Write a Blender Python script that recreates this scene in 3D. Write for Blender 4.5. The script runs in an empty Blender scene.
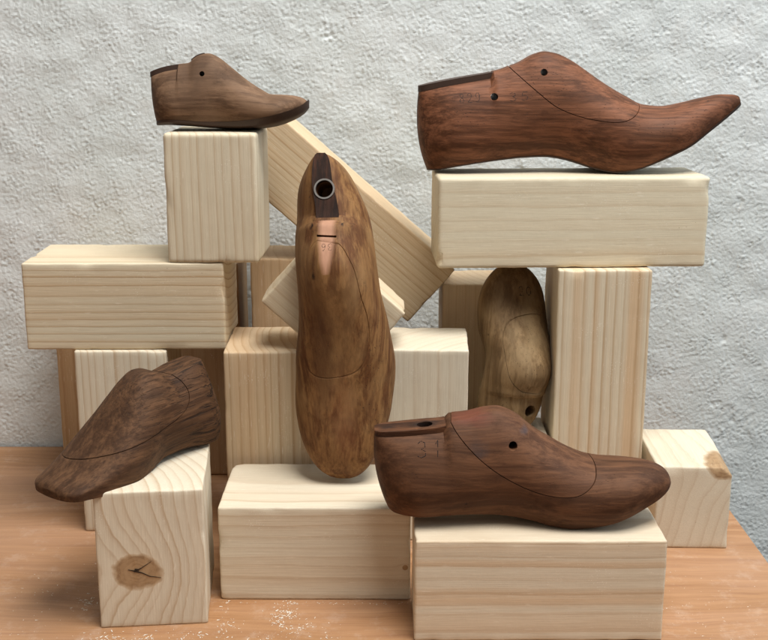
import bpy, bmesh, math, random
import numpy as np
from mathutils import Vector, Matrix, noise
from mathutils.bvhtree import BVHTree
R = math.radians
scene = bpy.context.scene
COL = scene.collection
random.seed(7)

# ------------------------------------------------------------------ node helper
class NT:
    def __init__(s, name):
        s.m = bpy.data.materials.new(name); s.m.use_nodes = True
        s.t = s.m.node_tree; s.n = s.t.nodes; s.l = s.t.links
        s.b = s.n['Principled BSDF']
    def put(s, inp, v):
        if hasattr(v, 'links'): s.l.new(v, inp)
        else:
            if isinstance(v, (tuple, list)) and len(v) == 3 and inp.type == 'RGBA': v = (*v, 1)
            inp.default_value = v
    def obj(s): return s.n.new('ShaderNodeTexCoord').outputs['Object']
    def math(s, op, a, b=0.0, c=None, clamp=False):
        n = s.n.new('ShaderNodeMath'); n.operation = op; n.use_clamp = clamp
        s.put(n.inputs[0], a); s.put(n.inputs[1], b)
        if c is not None: s.put(n.inputs[2], c)
        return n.outputs[0]
    def vmath(s, op, a, b):
        n = s.n.new('ShaderNodeVectorMath'); n.operation = op
        s.put(n.inputs[0], a); s.put(n.inputs[1], b)
        return n.outputs[1] if op in ('LENGTH', 'DISTANCE', 'DOT_PRODUCT') else n.outputs[0]
    def noise(s, v, scale=1.0, detail=2.0, rough=.5, dist=0.0, color=False):
        n = s.n.new('ShaderNodeTexNoise'); s.put(n.inputs['Vector'], v)
        n.inputs['Scale'].default_value = scale; n.inputs['Detail'].default_value = detail
        n.inputs['Roughness'].default_value = rough; n.inputs['Distortion'].default_value = dist
        return n.outputs['Color'] if color else n.outputs['Fac']
    def voro(s, v, scale, rnd=1.0):
        n = s.n.new('ShaderNodeTexVoronoi'); s.put(n.inputs['Vector'], v); n.inputs['Scale'].default_value = scale
        n.inputs['Randomness'].default_value = rnd
        return n.outputs['Distance']
    def ramp(s, f, stops, interp='LINEAR'):
        n = s.n.new('ShaderNodeValToRGB'); s.put(n.inputs[0], f); e = n.color_ramp.elements
        n.color_ramp.interpolation = interp
        while len(e) < len(stops): e.new(.5)
        for q, (p, c) in zip(e, stops):
            q.position = p; q.color = (c, c, c, 1) if isinstance(c, (int, float)) else (*c, 1)
        return n.outputs[0]
    def mix(s, f, a, b, mode='MIX'):
        n = s.n.new('ShaderNodeMix'); n.data_type = 'RGBA'; n.blend_type = mode
        s.put(n.inputs['Factor'], f); s.put(n.inputs['A'], a) if 0 else None
        s.put(n.inputs[6], a); s.put(n.inputs[7], b)
        return n.outputs[2]
    def sep(s, v):
        n = s.n.new('ShaderNodeSeparateXYZ'); s.put(n.inputs[0], v); return n.outputs
    def comb(s, x, y, z):
        n = s.n.new('ShaderNodeCombineXYZ')
        for i, q in enumerate((x, y, z)): s.put(n.inputs[i], q)
        return n.outputs[0]
    def bump(s, h, strength, dist, prev=None):
        n = s.n.new('ShaderNodeBump'); s.put(n.inputs['Height'], h)
        n.inputs['Strength'].default_value = strength; n.inputs['Distance'].default_value = dist
        if prev is not None: s.l.new(prev, n.inputs['Normal'])
        return n.outputs[0]
    def out(s, color, rough, normal=None, spec=.5):
        s.put(s.b.inputs['Base Color'], color); s.put(s.b.inputs['Roughness'], rough)
        s.b.inputs['Specular IOR Level'].default_value = spec
        if normal is not None: s.l.new(normal, s.b.inputs['Normal'])
        return s.m

def plain(name, col, rough=.6, metal=0.0):
    k = NT(name); k.b.inputs['Metallic'].default_value = metal
    o = k.obj(); f = k.noise(o, 300, 4, .6)
    c = k.mix(f, tuple(q * .75 for q in col), tuple(min(1, q * 1.25) for q in col))
    return k.out(c, rough, k.bump(f, .3, .0003))

# ------------------------------------------------------------------ pale pine
def pine(name, axis='x', pith=(.05, .16), freq=190, amp=.004, dark=.55, tint=(1, 1, 1), late=(.47, .31, .17),
         early=(.74, .665, .52), seed=0.0, knot=None, band=.5, bandw=1.0, blue=0.0):
    k = NT(name); o = k.obj(); x, y, z = k.sep(o)
    if axis == 'x': a, b, c = x, y, z
    elif axis == 'z': a, b, c = z, y, x
    else: a, b, c = y, z, x
    p = k.comb(a, b, c); p = k.vmath('ADD', p, (seed, seed * .37, seed * 1.7))
    # slow wander of the rings along the board
    w = k.noise(k.vmath('MULTIPLY', p, (5, 16, 16)), 1, 3, .5)
    w2 = k.noise(k.vmath('MULTIPLY', p, (26, 60, 60)), 1, 3, .6)
    r = k.vmath('LENGTH', k.comb(0, k.math('SUBTRACT', b, pith[0]), k.math('SUBTRACT', c, pith[1])), (0, 0, 0))
    r = k.math('ADD', r, k.math('MULTIPLY', k.math('SUBTRACT', w, .5), amp))
    r = k.math('ADD', r, k.math('MULTIPLY', k.math('SUBTRACT', w2, .5), .0010))
    kd = None
    if knot:
        kx, ky, kz, kr, stretch = knot
        dv = k.vmath('MULTIPLY', k.vmath('SUBTRACT', o, (kx, ky, kz)), stretch)
        dv = k.vmath('ADD', dv, k.vmath('MULTIPLY', k.vmath('SUBTRACT', k.noise(o, 90, 3, .6, color=True), (.5, .5, .5)), (kr * .5,) * 3))
        kd = k.math('DIVIDE', k.vmath('LENGTH', dv, (0, 0, 0)), kr)
        bend = k.math('POWER', 2.718, k.math('MULTIPLY', k.math('MULTIPLY', kd, kd), -.22))
        r = k.math('ADD', r, k.math('MULTIPLY', bend, -kr * 1.3))
    # unequal ring widths: warp the radius with a 1-D noise of itself
    r = k.math('ADD', r, k.math('MULTIPLY', k.noise(k.comb(k.math('MULTIPLY', r, 45), seed, 0), 1, 2, .5), .014))
    rr = k.math('MULTIPLY', r, freq)
    f = k.math('FRACT', rr)
    idx = k.noise(k.comb(k.math('FLOOR', rr), seed, 3.3), 7.77, 0, .5)           # one strength per ring
    line = k.ramp(f, [(0, .25), (.05, 0), (.50, .04), (.78, .45), (.90, 1.0), (.965, .9), (1.0, .25)])
    st = k.ramp(idx, [(.25, .35), (.75, 1.0)])
    line = k.math('MULTIPLY', line, st)
    line = k.math('MULTIPLY', line, min(.95, dark * 1.3))
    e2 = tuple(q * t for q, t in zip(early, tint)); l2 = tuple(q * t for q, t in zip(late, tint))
    blot = k.noise(k.vmath('MULTIPLY', p, (3, 22, 22)), 1, 4, .55)
    ec = k.mix(blot, tuple(q * .90 for q in e2), tuple(min(1, q * 1.06) for q in e2))
    bandf = k.noise(k.comb(k.math('MULTIPLY', r, 60 * bandw), 0, seed), 1, 1, .5)   # broad pinkish bands
    ec = k.mix(k.math('MULTIPLY', k.ramp(bandf, [(.45, 0), (.7, 1)]), band), ec, tuple(q * t for q, t in zip(e2, (.93, .78, .66))))
    col = k.mix(line, ec, l2)
    fib = k.noise(k.vmath('MULTIPLY', p, (26, 1500, 1500)), 1, 3, .7)
    col = k.mix(k.math('MULTIPLY', k.ramp(fib, [(.35, 1), (.62, 0)]), .17), col, tuple(q * .6 for q in l2))
    flk = k.noise(k.vmath('MULTIPLY', p, (90, 900, 900)), 1, 2, .5)
    col = k.mix(k.math('MULTIPLY', k.ramp(flk, [(.64, 0), (.74, 1)]), .30), col, (.93, .86, .72))
    if kd is not None:
        kn = k.noise(o, 160, 4, .6)
        ringk = k.math('FRACT', k.math('ADD', k.math('MULTIPLY', kd, 5), kn))
        kc = k.mix(ringk, (.23, .125, .055), (.38, .235, .115))
        kc = k.mix(k.ramp(kd, [(.62, 0), (.82, .7), (1.0, 0)]), kc, (.17, .085, .035))
        kc = k.mix(k.ramp(kn, [(.3, 0), (.7, 1)]), kc, (.42, .27, .14))
        halo = k.ramp(kd, [(.9, .8), (1.05, .35), (1.9, 0)])
        col = k.mix(k.math('MULTIPLY', halo, .5), col, (.56, .38, .20))
        col = k.mix(k.ramp(kd, [(.80, .90), (1.04, 0)]), col, kc)
    spk = k.math('MULTIPLY', k.ramp(k.voro(o, 620), [(.13, 1), (.24, 0)]), k.ramp(k.noise(o, 34, 4, .6), [(.55, 0), (.68, 1)]))
    col = k.mix(k.math('MULTIPLY', spk, .55), col, (.95, .92, .84))
    pin = k.math('MULTIPLY', k.ramp(k.voro(o, 95), [(.020, 1), (.035, 0)]), k.ramp(k.noise(o, 15, 1, .5), [(.56, 0), (.6, 1)]))
    col = k.mix(k.math('MULTIPLY', pin, .7), col, (.20, .11, .05))
    # small handling smudges
    sm = k.noise(o, 38, 5, .65)
    col = k.mix(k.math('MULTIPLY', k.ramp(sm, [(.60, 0), (.78, 1)]), .10), col, (.42, .33, .24))
    h = k.math('ADD', k.math('MULTIPLY', line, .5), k.math('MULTIPLY', fib, .8))
    n = k.bump(h, .35, .0004)
    n = k.bump(k.noise(o, 55, 3, .5), .15, .0015, n)
    return k.out(col, k.math('ADD', k.math('MULTIPLY', fib, .2), .5), n, .25)

# ------------------------------------------------------------------ old dark last wood
def oldwood(name, c1, c2, c3, seed=0.0, spots=(), patch=None, blot=.6, rough=.42, crack=0.0, pale=None, streak=1.0, pores=1.0, zdark=None):
    k = NT(name); o = k.obj(); p = k.vmath('ADD', o, (seed, seed * .6, seed * 2.1))
    warp = k.vmath('MULTIPLY', k.vmath('SUBTRACT', k.noise(k.vmath('MULTIPLY', p, (9, 18, 18)), 1, 2, .5, color=True), (.5, .5, .5)), (0, .012, .012))
    p = k.vmath('ADD', p, warp)
    s1 = k.noise(k.vmath('MULTIPLY', p, (6, 130, 130)), 1, 5, .7)
    s2 = k.noise(k.vmath('MULTIPLY', p, (28, 520, 520)), 1, 4, .65)
    s3 = k.noise(k.vmath('MULTIPLY', p, (16, 26, 26)), 1, 5, .6)
    s4 = k.noise(k.vmath('MULTIPLY', p, (60, 110, 110)), 1, 5, .7)
    col = k.mix(k.ramp(s1, [(.43, 0), (.57, 1)]), c1, c2)
    col = k.mix(k.math('MULTIPLY', k.ramp(s3, [(.42, 0), (.66, 1)]), blot), col, c3)
    col = k.mix(k.math('MULTIPLY', k.ramp(s2, [(.36, 1), (.58, 0)]), .55 * streak), col, tuple(q * .35 for q in c1))
    col = k.mix(k.math('MULTIPLY', k.ramp(s2, [(.58, 0), (.78, 1)]), .22 * streak), col, tuple(min(1, q * 1.9) for q in c2))
    # grime stains
    st = k.ramp(s4, [(.56, 0), (.70, 1)])
    col = k.mix(k.math('MULTIPLY', st, .42), col, tuple(q * .30 for q in c1))
    sc = k.noise(k.vmath('MULTIPLY', p, (45, 45, 45)), 1, 3, .5, 1.5)
    if pale:
        col = k.mix(k.math('MULTIPLY', k.ramp(k.noise(k.vmath('MULTIPLY', p, (13, 22, 22)), 1.3, 4, .6), [(.5, 0), (.72, 1)]), .75), col, pale)
    # grain pores and worm holes
    po = k.voro(k.vmath('MULTIPLY', p, (1, 2.6, 2.6)), 260)
    gate = k.ramp(k.noise(p, 34, 2, .5), [(.46, 0), (.60, 1)])
    pm = k.math('MULTIPLY', k.ramp(po, [(.10, 1), (.17, 0)]), k.math('MULTIPLY', gate, pores))
    wh = k.ramp(k.voro(p, 62), [(.045, 1), (.065, 0)])
    wm = k.math('MULTIPLY', wh, k.math('MULTIPLY', k.ramp(k.noise(p, 21, 1, .5), [(.55, 0), (.6, 1)]), pores))
    holes = k.math('MAXIMUM', pm, wm)
    h = k.math('SUBTRACT', k.math('MULTIPLY', s2, .6), k.math('MULTIPLY', holes, 1.5))
    if crack:
        cr = k.noise(k.vmath('MULTIPLY', p, (20, 560, 560)), 1, 3, .6)
        cg = k.ramp(k.sep(o)[0], [(.0, 1), (.11, 0)])
        cm = k.math('MULTIPLY', k.ramp(cr, [(.40, 1), (.45, 0)]), k.math('MULTIPLY', cg, crack))
        col = k.mix(cm, col, (.012, .008, .006)); h = k.math('SUBTRACT', h, k.math('MULTIPLY', cm, 2.5))
    col = k.mix(k.math('MULTIPLY', holes, .9), col, (.012, .008, .006))
    wob = k.vmath('MULTIPLY', k.vmath('SUBTRACT', k.noise(o, 70, 4, .65, color=True), (.5, .5, .5)), (.010, .010, .010))
    for (cx, cy, cz), (rx, ry, rz), sc_, stg in spots:
        d = k.vmath('LENGTH', k.vmath('DIVIDE', k.vmath('SUBTRACT', k.vmath('ADD', o, wob), (cx, cy, cz)), (rx, ry, rz)), (0, 0, 0))
        col = k.mix(k.math('MULTIPLY', k.ramp(d, [(.35, 1), (1.0, 0)]), k.math('MULTIPLY', k.ramp(s2, [(.3, .5), (.6, 1)]), stg)), col, sc_)
    if patch:        # bare wood along the crest: x range, centre y, half widths, colour
        x0, x1, yc, w0, w1, zmin, pc = patch
        px, py, pz = k.sep(k.vmath('ADD', o, k.vmath('MULTIPLY', wob, (.12, .12, 0))))
        t = k.math('DIVIDE', k.math('SUBTRACT', px, x0), x1 - x0)
        wid = k.math('ADD', w0, k.math('MULTIPLY', k.ramp(t, [(0, 0), (.45, .10), (.8, .45), (.95, .8), (1, 1)]), w1 - w0))
        ins = k.math('MULTIPLY', k.ramp(k.math('SUBTRACT', wid, k.math('ABSOLUTE', k.math('SUBTRACT', py, yc))), [(0, 0), (.0004, 1)]),
                     k.math('MULTIPLY', k.math('GREATER_THAN', px, x0), k.math('MULTIPLY', k.math('LESS_THAN', px, x1), k.math('GREATER_THAN', pz, zmin))))
        col = k.mix(ins, col, k.mix(s2, tuple(q * .72 for q in pc), pc))
    n = k.bump(h, .5, .0006)
    n = k.bump(k.noise(o, 30, 3, .5), .2, .002, n)
    # fine scratches in the varnish
    sx = k.noise(k.vmath('MULTIPLY', k.vmath('ADD', p, (0, 0, 5)), (300, 40, 900)), 1, 1, .5)
    col = k.mix(k.math('MULTIPLY', k.ramp(sx, [(.74, 0), (.80, 1)]), .14), col, tuple(min(1, q * 2.0) for q in c2))
    return k.out(col, k.math('ADD', k.math('MULTIPLY', s4, .28), rough + .04), n, .17)

# ------------------------------------------------------------------ object helpers
def link(name, me, mat=None, parent=None):
    o = bpy.data.objects.new(name, me); COL.objects.link(o)
    if mat: me.materials.append(mat)
    if parent: o.parent = parent
    return o
def tag(o, label=None, cat=None, group=None, kind=None):
    if label: o['label'] = label
    if cat: o['category'] = cat
    if group: o['group'] = group
    if kind: o['kind'] = kind
    return o
def finish(bm, name, mat, parent=None, smooth=True, ang=38):
    bmesh.ops.recalc_face_normals(bm, faces=bm.faces)
    for f in bm.faces: f.smooth = smooth
    if smooth:
        for e in bm.edges:
            if len(e.link_faces) == 2: e.smooth = e.calc_face_angle(0) < R(ang)
    me = bpy.data.meshes.new(name); bm.to_mesh(me); bm.free()
    return link(name, me, mat, parent)

def block(name, center, yaw, w, h, d, mat, label, seed, tilt=0.0, bev=.0016, group='pale pine blocks stacked on the table', wane=None):
    """front-bottom-centre at `center`; body runs back by d; edges eased unevenly, faces very slightly uneven"""
    rnd = random.Random(seed)
    bm = bmesh.new()
    bmesh.ops.create_cube(bm, size=1)
    for v in bm.verts: v.co = Vector((v.co.x * w, (v.co.y) * d, (v.co.z) * h))
    if wane:                                            # the corner where bark side was lost
        geom = bm.verts[:] + bm.edges[:] + bm.faces[:]
        r = bmesh.ops.bisect_plane(bm, geom=geom, plane_co=wane[0], plane_no=wane[1], clear_outer=True)
        bmesh.ops.holes_fill(bm, edges=[e for e in bm.edges if e.is_boundary])
    bmesh.ops.bevel(bm, geom=bm.edges[:], offset=bev, segments=3, profile=.55, affect='EDGES')
    # cut the faces finer so edges can carry small dents
    for ax, n, L in ((0, max(8, int(w / .004)), w), (1, max(8, int(d / .004)), d), (2, max(8, int(h / .004)), h)):
        for i in range(1, n):
            co = Vector((0, 0, 0)); co[ax] = -L / 2 + L * i / n; no = Vector((0, 0, 0)); no[ax] = 1
            bmesh.ops.bisect_plane(bm, geom=bm.verts[:] + bm.edges[:] + bm.faces[:], plane_co=co, plane_no=no)
    sv = Vector((seed * 3.1, seed * 1.7, seed))
    for v in bm.verts:
        c = v.co
        near = sum(1 for a, L in ((0, w), (1, d), (2, h)) if L / 2 - abs(c[a]) < bev * 1.3)
        amp = .00008 if near < 2 else .00030
        if near >= 2:
            q = noise.noise(c * 55 + sv * 2)
            if q > .25: c = c * (1 - min(.022, (q - .25) * .05))
        v.co = c + noise.noise_vector(c * 70 + sv) * amp + noise.noise_vector(c * 320 + sv) * (amp * .5)
    o = finish(bm, name, mat, ang=60)
    ya = R(yaw)
    off = Matrix.Rotation(ya, 4, 'Z') @ Vector((0, d / 2, 0))
    o.location = Vector(center) + off + Vector((0, 0, h / 2)); o.rotation_euler = (0, R(tilt), ya)
    tag(o, label, 'wooden block', group)
    return o

# ================================================================== blocks
def M_(*a, **k): return pine(*a, **k)
warm = (.93, .83, .72)
block('pine_block', (-.0485, .7418, 0), -.3, .134, .0700, .084, M_('pine_a', 'x', (.03, -.09), 150, .010, .38, seed=1.3, band=.25,
      knot=(.0635, -.042, -.010, .0022, (1, .3, 1))),
      'long pale block on the table with the tan last standing on it', 1)
block('pine_block', (.1016, .6852, 0), .3, .1634, .0712, .056, M_('pine_b', 'x', (-.02, .20), 115, .006, .40, seed=4.1, band=.9, bandw=1.3),
      'front long block at the bottom of the photo, under the brown last stamped 31', 2)
block('pine_block', (-.1552, .7052, 0), 5.4, .0715, .0974, .0895, M_('pine_c', 'z', (-.055, -.085), 130, .006, .50, seed=2.2, band=.15,
      knot=(-.0095, -.0447, -.0085, .0168, (1, .22, 1.2))),
      'upright pale block with a big round brown knot on its front', 3, bev=.0014)
block('pine_block', (-.2046, .8573, 0), .35, .0712, .1505, .070, M_('pine_d', 'z', (.04, .10), 190, .004, .50, seed=6.5, band=.3),
      'upright finely striped pale block behind the last whose toe points left', 4)
block('pine_block', (-.1996, .8605, .1508), .5, .1540, .0681, .0822, M_('pine_e', 'x', (.03, .22), 165, .004, .72, seed=3.7, band=.5, tint=(.98, .97, .92)),
      'long pale block lying highest on the left, carrying the small square upright block', 5)
block('pine_block', (-.1299, .8603, .2191), -2.1, .0695, .0978, .0672, M_('pine_f', 'z', (.02, .12), 170, .005, .45, seed=8.1, band=.2, tint=(.98, .97, .93)),
      'upright pale block under the smallest last at the upper left', 6, bev=.0026)
block('pine_block', (-.0864, .8350, 0), 1.0, .0700, .1558, .0780, M_('pine_g', 'z', (.02, .16), 165, .004, .48, seed=5.2, band=.75, bandw=1.4, tint=warm),
      'upright pinkish striped block behind the left side of the upright tan last', 7)
block('pine_block', (.0288, .8398, 0), -2.6, .0706, .1562, .0690, M_('pine_h', 'z', (-.10, .11), 120, .006, .25, seed=9.4, band=.2),
      'upright pale smooth block just right of the upright tan last', 8)
block('pine_block', (-.0776, .9502, 0), 0, .0700, .2050, .0660, M_('pine_i', 'z', (.03, .2), 150, .004, .35, seed=7.7, band=.5, tint=(.86, .68, .52)),  # brown tint paints warm bounce and shade onto ordinary pine
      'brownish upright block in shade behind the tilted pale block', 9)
block('pine_block', (.0844, .9502, 0), .3, .0700, .1833, .0600, M_('pine_j', 'z', (.06, .14), 140, .004, .3, seed=11.7, band=.5, tint=(.95, .82, .70)),
      'pinkish upright block just left of the last stamped 20', 10)
block('pine_block', (.1712, .8703, 0), .2, .0725, .2115, .0703, M_('pine_k', 'z', (.02, .26), 125, .003, .58, seed=12.2, band=.95, bandw=1.5, tint=(.98, .95, .90)),
      'tall upright block with broad stripes under the long upper right block', 11)
block('pine_block', (.1461, .8782, .2119), 2.2, .2095, .0702, .0666, M_('pine_l', 'x', (.12, .19), 120, .008, .30, seed=10.4, band=.3, tint=(1.0, 1.0, .95)),
      'long pale block raised highest on the right under the reddish pointed last', 12, bev=.0026)
block('pine_block', (.2382, .8262, 0), -1.7, .0570, .0671, .0874, M_('pine_m', 'y', (.01, -.13), 120, .008, .28, seed=14.4, band=.2,
      knot=(.0225, -.0440, .0345, .0140, (.95, .34, 1.2))),
      'low pale block at the far right with a brown knot on its upper corner', 13,
      wane=(Vector((.0285, 0, .0315)), Vector((.75, -.1, .9))))
block('pine_block', (-.2545, .9785, 0), 0, .0700, .1900, .0670, M_('pine_n', 'z', (.05, .12), 110, .02, .45, seed=15.1, band=.5, tint=(.80, .65, .50)),  # same pine, with shade put into the colour as a warmer brown tint
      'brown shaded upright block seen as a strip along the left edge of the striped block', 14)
block('pine_block', (-.1620, .9785, 0), 0, .0700, .1950, .0670, M_('pine_o', 'z', (.08, .2), 110, .004, .30, seed=16.8, band=.5, tint=(.62, .46, .34)),  # deep shade painted in: the tint darkens and reddens the pine
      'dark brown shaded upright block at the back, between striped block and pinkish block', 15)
block('pine_block', (.1000, .8420, 0), 0, .0660, .0730, .0850, M_('pine_p', 'x', (.08, .2), 130, .004, .35, seed=17.8, band=.3),
      'low pale block hidden beneath the last stamped 20', 16)

def leaning(name, bottom, ang, L, Wd, y0, d, mat, label, seed):
    """block rotated in the wall's plane: `bottom` = lowest corner (x,z); length runs up-left at ang"""
    a = R(ang); ux, uz = -math.cos(a), math.sin(a); vx, vz = math.sin(a), math.cos(a)
    cx = bottom[0] + ux * L / 2 + vx * Wd / 2; cz = bottom[1] + uz * L / 2 + vz * Wd / 2
    o = block(name, (0, 0, 0), 0, L, Wd, d, mat, label, seed)
    o.location = (cx, y0 + d / 2, cz); o.rotation_euler = (0, a, 0)
    return o
leaning('pine_block', (.0202, .1525), 41.4, .2050, .0600, .9400, .062, M_('pine_q', 'x', (-.02, .17), 210, .006, .50, seed=18.8, band=.5, tint=(.93, .82, .69)),  # tint paints in the warm light bounced between the blocks
        'long plank like block leaning diagonally against the wall behind the upright tan last', 17)
leaning('pine_block', (-.0278, .1353), 42.0, .0871, .0661, .8390, .045, M_('pine_r', 'x', (.02, .15), 150, .005, .42, seed=19.8, band=.3, tint=(.97, .92, .84)),
        'short pale block tilted on its corner behind the middle of the upright tan last', 18)

# cracks in the big knot
def crack(pts, parent, mat):
    bm = bmesh.new()
    for path in pts:
        vs = []
        for i, (x, z, w) in enumerate(path):
            vs.append((bm.verts.new((x, 0, z + w * .65)), bm.verts.new((x, 0, z - w * .65)), bm.verts.new((x, .0012, z))))
        for a, b in zip(vs, vs[1:]):
            bm.faces.new((a[0], b[0], b[1], a[1])); bm.faces.new((a[0], a[2], b[2], b[0])); bm.faces.new((a[1], b[1], b[2], a[2]))
    return finish(bm, 'crack', mat, parent, smooth=False)
kb = [o for o in COL.objects if o.get('label', '').startswith('upright pale block with a big round')][0]
dk = plain('crack_dark', (.03, .016, .008), .9)
ck = crack([[(-.006, .0008, .0002), (-.001, -.0006, .0010), (.003, -.0018, .0006), (.008, -.0045, .0004), (.0155, -.0058, .0001)],
            [(-.0015, -.0006, .0009), (.003, .0018, .0005), (.0095, .0062, .0001)],
            [(-.002, -.0012, .0008), (-.0016, .0008, .0010), (.0008, .0006, .0007), (.001, -.0008, .0006)]], kb, dk)
ck.location = (-.0095, -.0450, -.0075)

# ================================================================== shoe lasts
def pch(xs, ys):
    xs = np.array(xs, float); ys = np.array(ys, float)
    h = np.diff(xs); d = np.diff(ys) / h; m = np.zeros(len(xs))
    m[0], m[-1] = d[0], d[-1]
    for i in range(1, len(xs) - 1):
        if d[i - 1] * d[i] > 0:
            w1 = 2 * h[i] + h[i - 1]; w2 = h[i] + 2 * h[i - 1]
            m[i] = (w1 + w2) / (w1 / d[i - 1] + w2 / d[i])
    def f(x):
        x = min(max(x, xs[0]), xs[-1]); i = min(int(np.searchsorted(xs, x, 'right')) - 1, len(xs) - 2); i = max(i, 0)
        t = (x - xs[i]) / h[i]
        return float((2*t**3-3*t**2+1)*ys[i] + (t**3-2*t**2+t)*h[i]*m[i] + (-2*t**3+3*t**2)*ys[i+1] + (t**3-t**2)*h[i]*m[i+1])
    return f

class Last:
    """Loft of a shoe last. top / bot: side profile (x,z) heel to toe tip; W: rows (s, wb, wm, wt, tm, n, cy)"""
    def __init__(s, top, bot, W, bulge=.004, heel=.16, toe=.20, toep=.5):
        s.top, s.bot = top, bot; s.W = W; s.bulge = bulge; s.heel = heel; s.toe = toe; s.toep = toep
        s.ft = pch([p[0] for p in top], [p[1] for p in top]); s.fb = pch([p[0] for p in bot], [p[1] for p in bot])
        cols = list(zip(*W)); s.fw = [pch(cols[0], c) for c in cols[1:]]
    def end(s, u):
        a = 1.0
        if u < s.heel: a = math.sqrt(max(0, 1 - (1 - u / s.heel) ** 2)) ** .9
        if u > 1 - s.toe: a *= max(0, 1 - ((u - 1 + s.toe) / s.toe) ** 2) ** s.toep
        return a
    def rib(s, u):
        tx = s.top[0][0] + (s.top[-1][0] - s.top[0][0]) * u; bx = s.bot[0][0] + (s.bot[-1][0] - s.bot[0][0]) * u
        return (tx, s.ft(tx)), (bx, s.fb(bx))
    def pt(s, u, t):
        T, B = s.rib(u); k = max(0, 1 - u / .30) ** 1.6
        return B[0] + (T[0] - B[0]) * t - s.bulge * k * 4 * t * (1 - t), B[1] + (T[1] - B[1]) * t
    def half(s, u, t):
        wb, wm, wt, tm, n, cy = [f(u) for f in s.fw]; e = s.end(u)
        if u < s.heel: e = e ** (1 - .55 * t ** 7)
        if t < tm:
            q = t / tm; h = wb + (wm - wb) * math.sin(q * math.pi / 2)
        else:
            q = (t - tm) / (1 - tm); h = wt + (wm - wt) * (1 - q ** 2.0) ** (1 / n)
        return h * e, cy
    def mesh(s, nu=120, nt=30, plate=0.0, plate_u=0.0, cap=6):
        bm = bmesh.new(); rings = []
        us = [.5 * (1 - math.cos(math.pi * i / nu)) for i in range(nu + 1)]
        us[0] = .0004; us[-1] = .9996
        ts = []
        for i in range(nt + 1):
            q = i / nt; ts.append(1 - (1 - q) ** 1.7)
        for u in us:
            ring = []
            wb, wm, wt, tm, n, cy = [f(u) for f in s.fw]; e = s.end(u)
            cut = plate if u < plate_u else 0
            def P(t, sy):
                x, z = s.pt(u, t); h, c = s.half(u, t); return Vector((x, c + sy * h, z - cut * t))
            for t in ts: ring.append(P(t, -1))
            hw, c = s.half(u, 1); x, z = s.pt(u, 1)
            for j in range(1, cap):
                q = -1 + 2 * j / cap; ring.append(Vector((x, c + q * hw, z - cut)))
            for t in reversed(ts): ring.append(P(t, 1))
            hb, c = s.half(u, 0); x, z = s.pt(u, 0)
            for j in range(1, 2 * cap):
                q = 1 - 2 * j / (2 * cap); ring.append(Vector((x, c + q * hb, z - .0012 * (1 - q * q) * e)))
            rings.append([bm.verts.new(p) for p in ring])
        m = len(rings[0])
        for a, b in zip(rings, rings[1:]):
            for j in range(m):
                bm.faces.new((a[j], b[j], b[(j + 1) % m], a[(j + 1) % m]))
        bm.faces.new(rings[0]); bm.faces.new(list(reversed(rings[-1])))
        for v in bm.verts:       # hand-rasped surface
            v.co += noise.noise_vector(v.co * 28) * .0005
        outward(bm)
        return bm
    def topplate(s, u0, u1, th, grow=.0004, n=36, dz=0.0):
        bm = bmesh.new(); rows = []
        for i in range(n + 1):
            u = u0 + (u1 - u0) * (i / n) ** 1.5
            u = max(u, .0008); x, z = s.pt(u, 1); h, c = s.half(u, 1); h += grow
            rows.append([bm.verts.new((x - (grow if i == 0 else 0), c + y * h, z + dz + q)) for y in (-1, -.5, 0, .5, 1) for q in (0, -th)])
        for a, b in zip(rows, rows[1:]):
            for j in range(0, 8, 2):
                bm.faces.new((a[j], b[j], b[j + 2], a[j + 2])); bm.faces.new((a[j + 1], a[j + 3], b[j + 3], b[j + 1]))
            bm.faces.new((a[0], a[1], b[1], b[0])); bm.faces.new((a[8], b[8], b[9], a[9]))
        for r in (rows[0], rows[-1]):
            for j in range(0, 8, 2): bm.faces.new((r[j], r[j + 2], r[j + 3], r[j + 1]))
        return bm
    def sole(s, u0, u1, th, rise=.0008, grow=.0005, n=80):
        bm = bmesh.new(); rows = []
        for i in range(n + 1):
            q = .5 * (1 - math.cos(math.pi * i / n)); u = max(u0 + (u1 - u0) * q, .0006); u = min(u, .9994)
            T = th(u) if callable(th) else th; Rz = rise(u) if callable(rise) else rise
            x, z = s.pt(u, 0); h, c = s.half(u, 0)
            h2, _ = s.half(u, min(.4, Rz / max(.004, s.rib(u)[0][1] - s.rib(u)[1][1]))); 
            row = [bm.verts.new((x, c - h2 - grow, z + Rz)), bm.verts.new((x, c - h - grow, z - T * .4)), bm.verts.new((x, c - h * .8, z - T))]
            row += [bm.verts.new((x, c, z - T - .0006 * s.end(u))), bm.verts.new((x, c + h * .8, z - T)), bm.verts.new((x, c + h + grow, z - T * .4)), bm.verts.new((x, c + h2 + grow, z + Rz)), bm.verts.new((x, c, z + .0008))]
            rows.append(row)
        for a, b in zip(rows, rows[1:]):
            for j in range(8): bm.faces.new((a[j], b[j], b[(j + 1) % 8], a[(j + 1) % 8]))
        bm.faces.new(rows[0]); bm.faces.new(list(reversed(rows[-1])))
        return bm

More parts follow.
